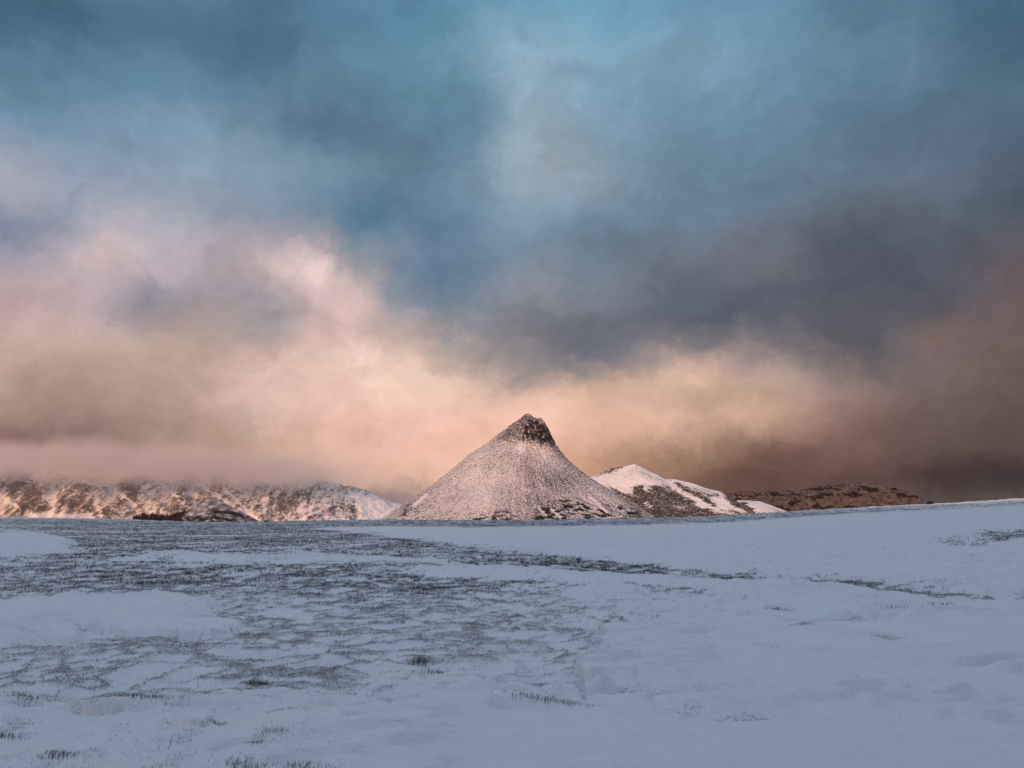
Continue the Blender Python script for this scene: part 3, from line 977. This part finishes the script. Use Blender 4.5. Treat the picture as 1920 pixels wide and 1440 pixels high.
cliff, _ = ridge('cliffs', [(1290, 985), (1330, 940), (1362, 924), (1440, 925), (1502, 921), (1532, 915), (1560, 911), (1585, 907), (1607, 905), (1625, 910), (1655, 914), (1670, 918),
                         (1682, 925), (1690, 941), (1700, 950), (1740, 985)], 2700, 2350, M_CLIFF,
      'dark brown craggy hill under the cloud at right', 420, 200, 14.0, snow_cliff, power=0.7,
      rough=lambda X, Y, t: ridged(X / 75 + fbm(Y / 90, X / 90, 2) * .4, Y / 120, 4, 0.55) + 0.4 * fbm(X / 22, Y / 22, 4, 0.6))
knoll, KN = ridge('hill', [(215, 992), (240, 976), (262, 968), (290, 971), (322, 973), (345, 961), (370, 944), (390, 936), (410, 940), (440, 954), (465, 967), (490, 981), (510, 995)], 1500, 1340, M_CONE,
      'low speckled knoll in front of the left ridge beside a brown wood', 240, 120, 1.2, snow_knoll, power=0.85, back=120,
      rough=lambda X, Y, t: fbm(X / 18, Y / 18, 4, 0.6))


def rock_mesh(name, size, seed, mat, parent=None, squash=(1, 1, 1), n=3):
    import bmesh
    bm = bmesh.new()
    bmesh.ops.create_icosphere(bm, subdivisions=n, radius=1.0)
    co = np.array([v.co[:] for v in bm.verts])
    d = 1 + 0.30 * fbm(co[:, 0] * 1.3 + seed, co[:, 1] * 1.3 + co[:, 2], 3) + 0.18 * ridged(co[:, 2] * 1.6 + seed, co[:, 0] * 1.6, 2)
    co = co * d[:, None] * np.array(squash) * size
    for v, c in zip(bm.verts, co):
        v.co = c
    me = bpy.data.meshes.new(name)
    bm.to_mesh(me)
    bm.free()
    me.materials.append(mat)
    o = bpy.data.objects.new(name, me)
    COL.objects.link(o)
    if parent:
        o.parent = parent
    return o


# rock towers at the right end of the cliffs
for px, py, hpx, wpx, sd in ((1678, 931, 9, 4.5, 2), (1658, 926, 6, 6, 5), (1566, 921, 6, 6, 9), (1540, 921, 6, 9, 13)):
    x, y, z = at(px, py, 2660)
    k = 2660 / FPX
    o = rock_mesh('rock_tower', 1.0, sd, M_ROCK, cliff, (wpx * k, wpx * k, hpx * k))
    o.location = (x - cliff.location.x, y - cliff.location.y, z - cliff.location.z)


# bare brown wood in the dip left of the knoll
def woodland():
    M = plain('bare_branches', (0.045, 0.032, 0.028), (0.09, 0.063, 0.054), 0.4)
    rs = np.random.default_rng(11)
    V, F = [], []
    xg, yg, Zg = KN
    for _ in range(620):
        px = rs.uniform(250, 348)
        top = 958 + 6 * abs(px - 300) / 50 * (rs.random() < 0.3) + rs.uniform(0, 9)
        Yy = rs.uniform(1400, 1499) if rs.random() < 0.35 else rs.uniform(1470, 1499)
        x = (px - 960) / FPX * Yy * 1.0
        u, v = ray(px, top)
        x = u * Yy
        ix = np.clip(np.searchsorted(xg, x), 1, len(xg) - 1)
        iy = np.clip(np.searchsorted(yg, Yy), 1, len(yg) - 1)
        zb = Zg[iy, ix]
        hgt = rs.uniform(7, 14) * max(0.35, 1 - (abs(px - 298) / 54) ** 2)
        b = len(V)
        r0 = 0.28
        V += [(x - r0, Yy, zb - 1), (x + r0, Yy, zb - 1), (x, Yy + r0, zb - 1), (x, Yy, zb + hgt)]
        F += [(b, b + 1, b + 3), (b + 1, b + 2, b + 3), (b + 2, b, b + 3)]
        for _k in range(16):
            f = rs.uniform(0.25, 0.9)
            a = rs.uniform(0, 2 * math.pi)
            ln = hgt * 0.30 * (1.15 - f) + 0.6
            zz = zb + hgt * f
            c = len(V)
            V += [(x, Yy, zz), (x + 0.7 * math.sin(a), Yy - .7 * math.cos(a), zz + 0.6), (x + ln * math.cos(a), Yy + ln * math.sin(a), zz + ln * 0.9)]
            F += [(c, c + 1, c + 2)]
    o = mesh_np('woodland', np.array(V), np.array(F), M, False)
    tag(o, 'dark brown leafless wood in the dip left of the speckled knoll', kind='stuff')


woodland()


# boulder and dry stems on the rim of the plateau
def rim_point(px):
    u = float(np.interp(px, CREST[:, 0], _cu))
    y = YC - 1.0
    z = float(ground_height(np.array([u * y]), np.array([y]))[0])
    return u * y, y, z


x, y, z = rim_point(1745)
b = rock_mesh('boulder', 0.42, 21, M_ROCK, None, (1.15, 0.8, 0.62))
b.location = (x, y, z + 0.12)
tag(b, 'dark boulder on the snow rim against the sky at right', 'boulder')
for px, hh, ln, label, nm, cat in ((1589, 0.75, -0.45, 'leaning brown dry stem on the snow rim in front of the dark cliffs', 'dry_stem', 'plant'),
                                   (498, 0.45, 0.05, 'small dark shrub on the snow rim right of the speckled knoll', 'shrub', 'shrub')):
    x, y, z = rim_point(px)
    rs = np.random.default_rng(int(px))
    n = 9 if nm == 'dry_stem' else 40
    q = rs.normal(size=(n, 2)) * (0.05 if nm == 'dry_stem' else 0.12)
    hs = hh * (0.5 + 0.5 * rs.random(n))
    V, F = [], []
    for i in range(n):
        lx, ly = (ln + 0.12 * rs.normal()) * hs[i], 0.2 * rs.normal() * hs[i]
        if nm == 'shrub':
            lx += q[i, 0] * 1.2
        b0 = len(V)
        w_ = 0.03
        V += [(q[i, 0] - w_, q[i, 1], -0.1), (q[i, 0] + w_, q[i, 1], -0.1), (q[i, 0], q[i, 1] + w_, -0.1), (q[i, 0] + lx, q[i, 1] + ly, hs[i])]
        F += [(b0, b0 + 1, b0 + 3), (b0 + 1, b0 + 2, b0 + 3), (b0 + 2, b0, b0 + 3)]
    o = mesh_np(nm, np.array(V), np.array(F), M_GRASS, False, {'tint': np.full(len(V), 0.7 if nm == 'dry_stem' else 0.2)})
    o.location = (x, y, z)
    tag(o, label, cat)


# ------------------------------------------------------------------ low cloud lying on the crests
def cloud(name, x0, x1, y0, y1, z0, z1, dens, color, label, zfade, seed, xfade):
    m, T = material(name + '_vapour')
    co = T.n('ShaderNodeTexCoord').outputs['Object']
    sp_ = T.n('ShaderNodeSeparateXYZ'); T.put(sp_.inputs[0], co)
    n = T.noise(T.vmath('ADD', co, (seed, seed * 2, 0)), 0.0065, 4, 0.6)
    zz = T.math('ADD', sp_.outputs['Z'], T.maprange(n, 0.3, 0.7, -zfade * 0.8, zfade * 0.8, smooth=False))
    # underside: a slope from left to right
    zl = T.math('SUBTRACT', zz, T.maprange(sp_.outputs['X'], xfade[0], xfade[1], xfade[2], xfade[3], smooth=False))
    f = T.maprange(zl, 0, zfade, 0.045, 1.0)
    H, Wd, Dp = z1 - z0, x1 - x0, y1 - y0
    top = T.math('ADD', sp_.outputs['Z'], T.maprange(sp_.outputs['X'], 0, Wd * 0.45, 0, 35, smooth=False))
    f = T.math('MULTIPLY', f, T.maprange(T.math('ADD', top, T.maprange(n, 0.3, 0.7, -45, 45, smooth=False)), H * 0.58, H * 0.94, 1, 0))
    f = T.math('MULTIPLY', f, T.maprange(sp_.outputs['X'], Wd * 0.26, Wd * 0.48, 1, 0))
    f = T.math('MULTIPLY', f, T.maprange(n, 0.25, 0.6, 0.35, 1.0))
    pv_ = T.n('ShaderNodeVolumePrincipled')
    pv_.inputs['Color'].default_value = (*color, 1)
    pv_.inputs['Anisotropy'].default_value = 0.0
    T.put(pv_.inputs['Density'], T.math('MULTIPLY', f, dens))
    o_ = T.n('ShaderNodeOutputMaterial')
    T.put(o_.inputs['Volume'], pv_.outputs[0])
    hx, hy = Wd / 2, Dp / 2
    V = np.array([(-hx, -hy, 0), (hx, -hy, 0), (hx, hy, 0), (-hx, hy, 0), (-hx, -hy, H), (hx, -hy, H), (hx, hy, H), (-hx, hy, H)], float)
    F = np.array([(0, 3, 2, 1), (4, 5, 6, 7), (0, 1, 5, 4), (1, 2, 6, 5), (2, 3, 7, 6), (3, 0, 4, 7)])
    ob = mesh_np(name, V, F, m, False)
    ob.location = ((x0 + x1) / 2, (y0 + y1) / 2, z0)
    tag(ob, label, kind='stuff')
    return ob


cloud('cloud', -2400, -330, 2060, 2540, -64, 250, 0.014, (0.82, 0.76, 0.73), 'soft low cloud hiding the crest of the left ridge', 45, 3.0, (-1050, 1000, 176, 122))
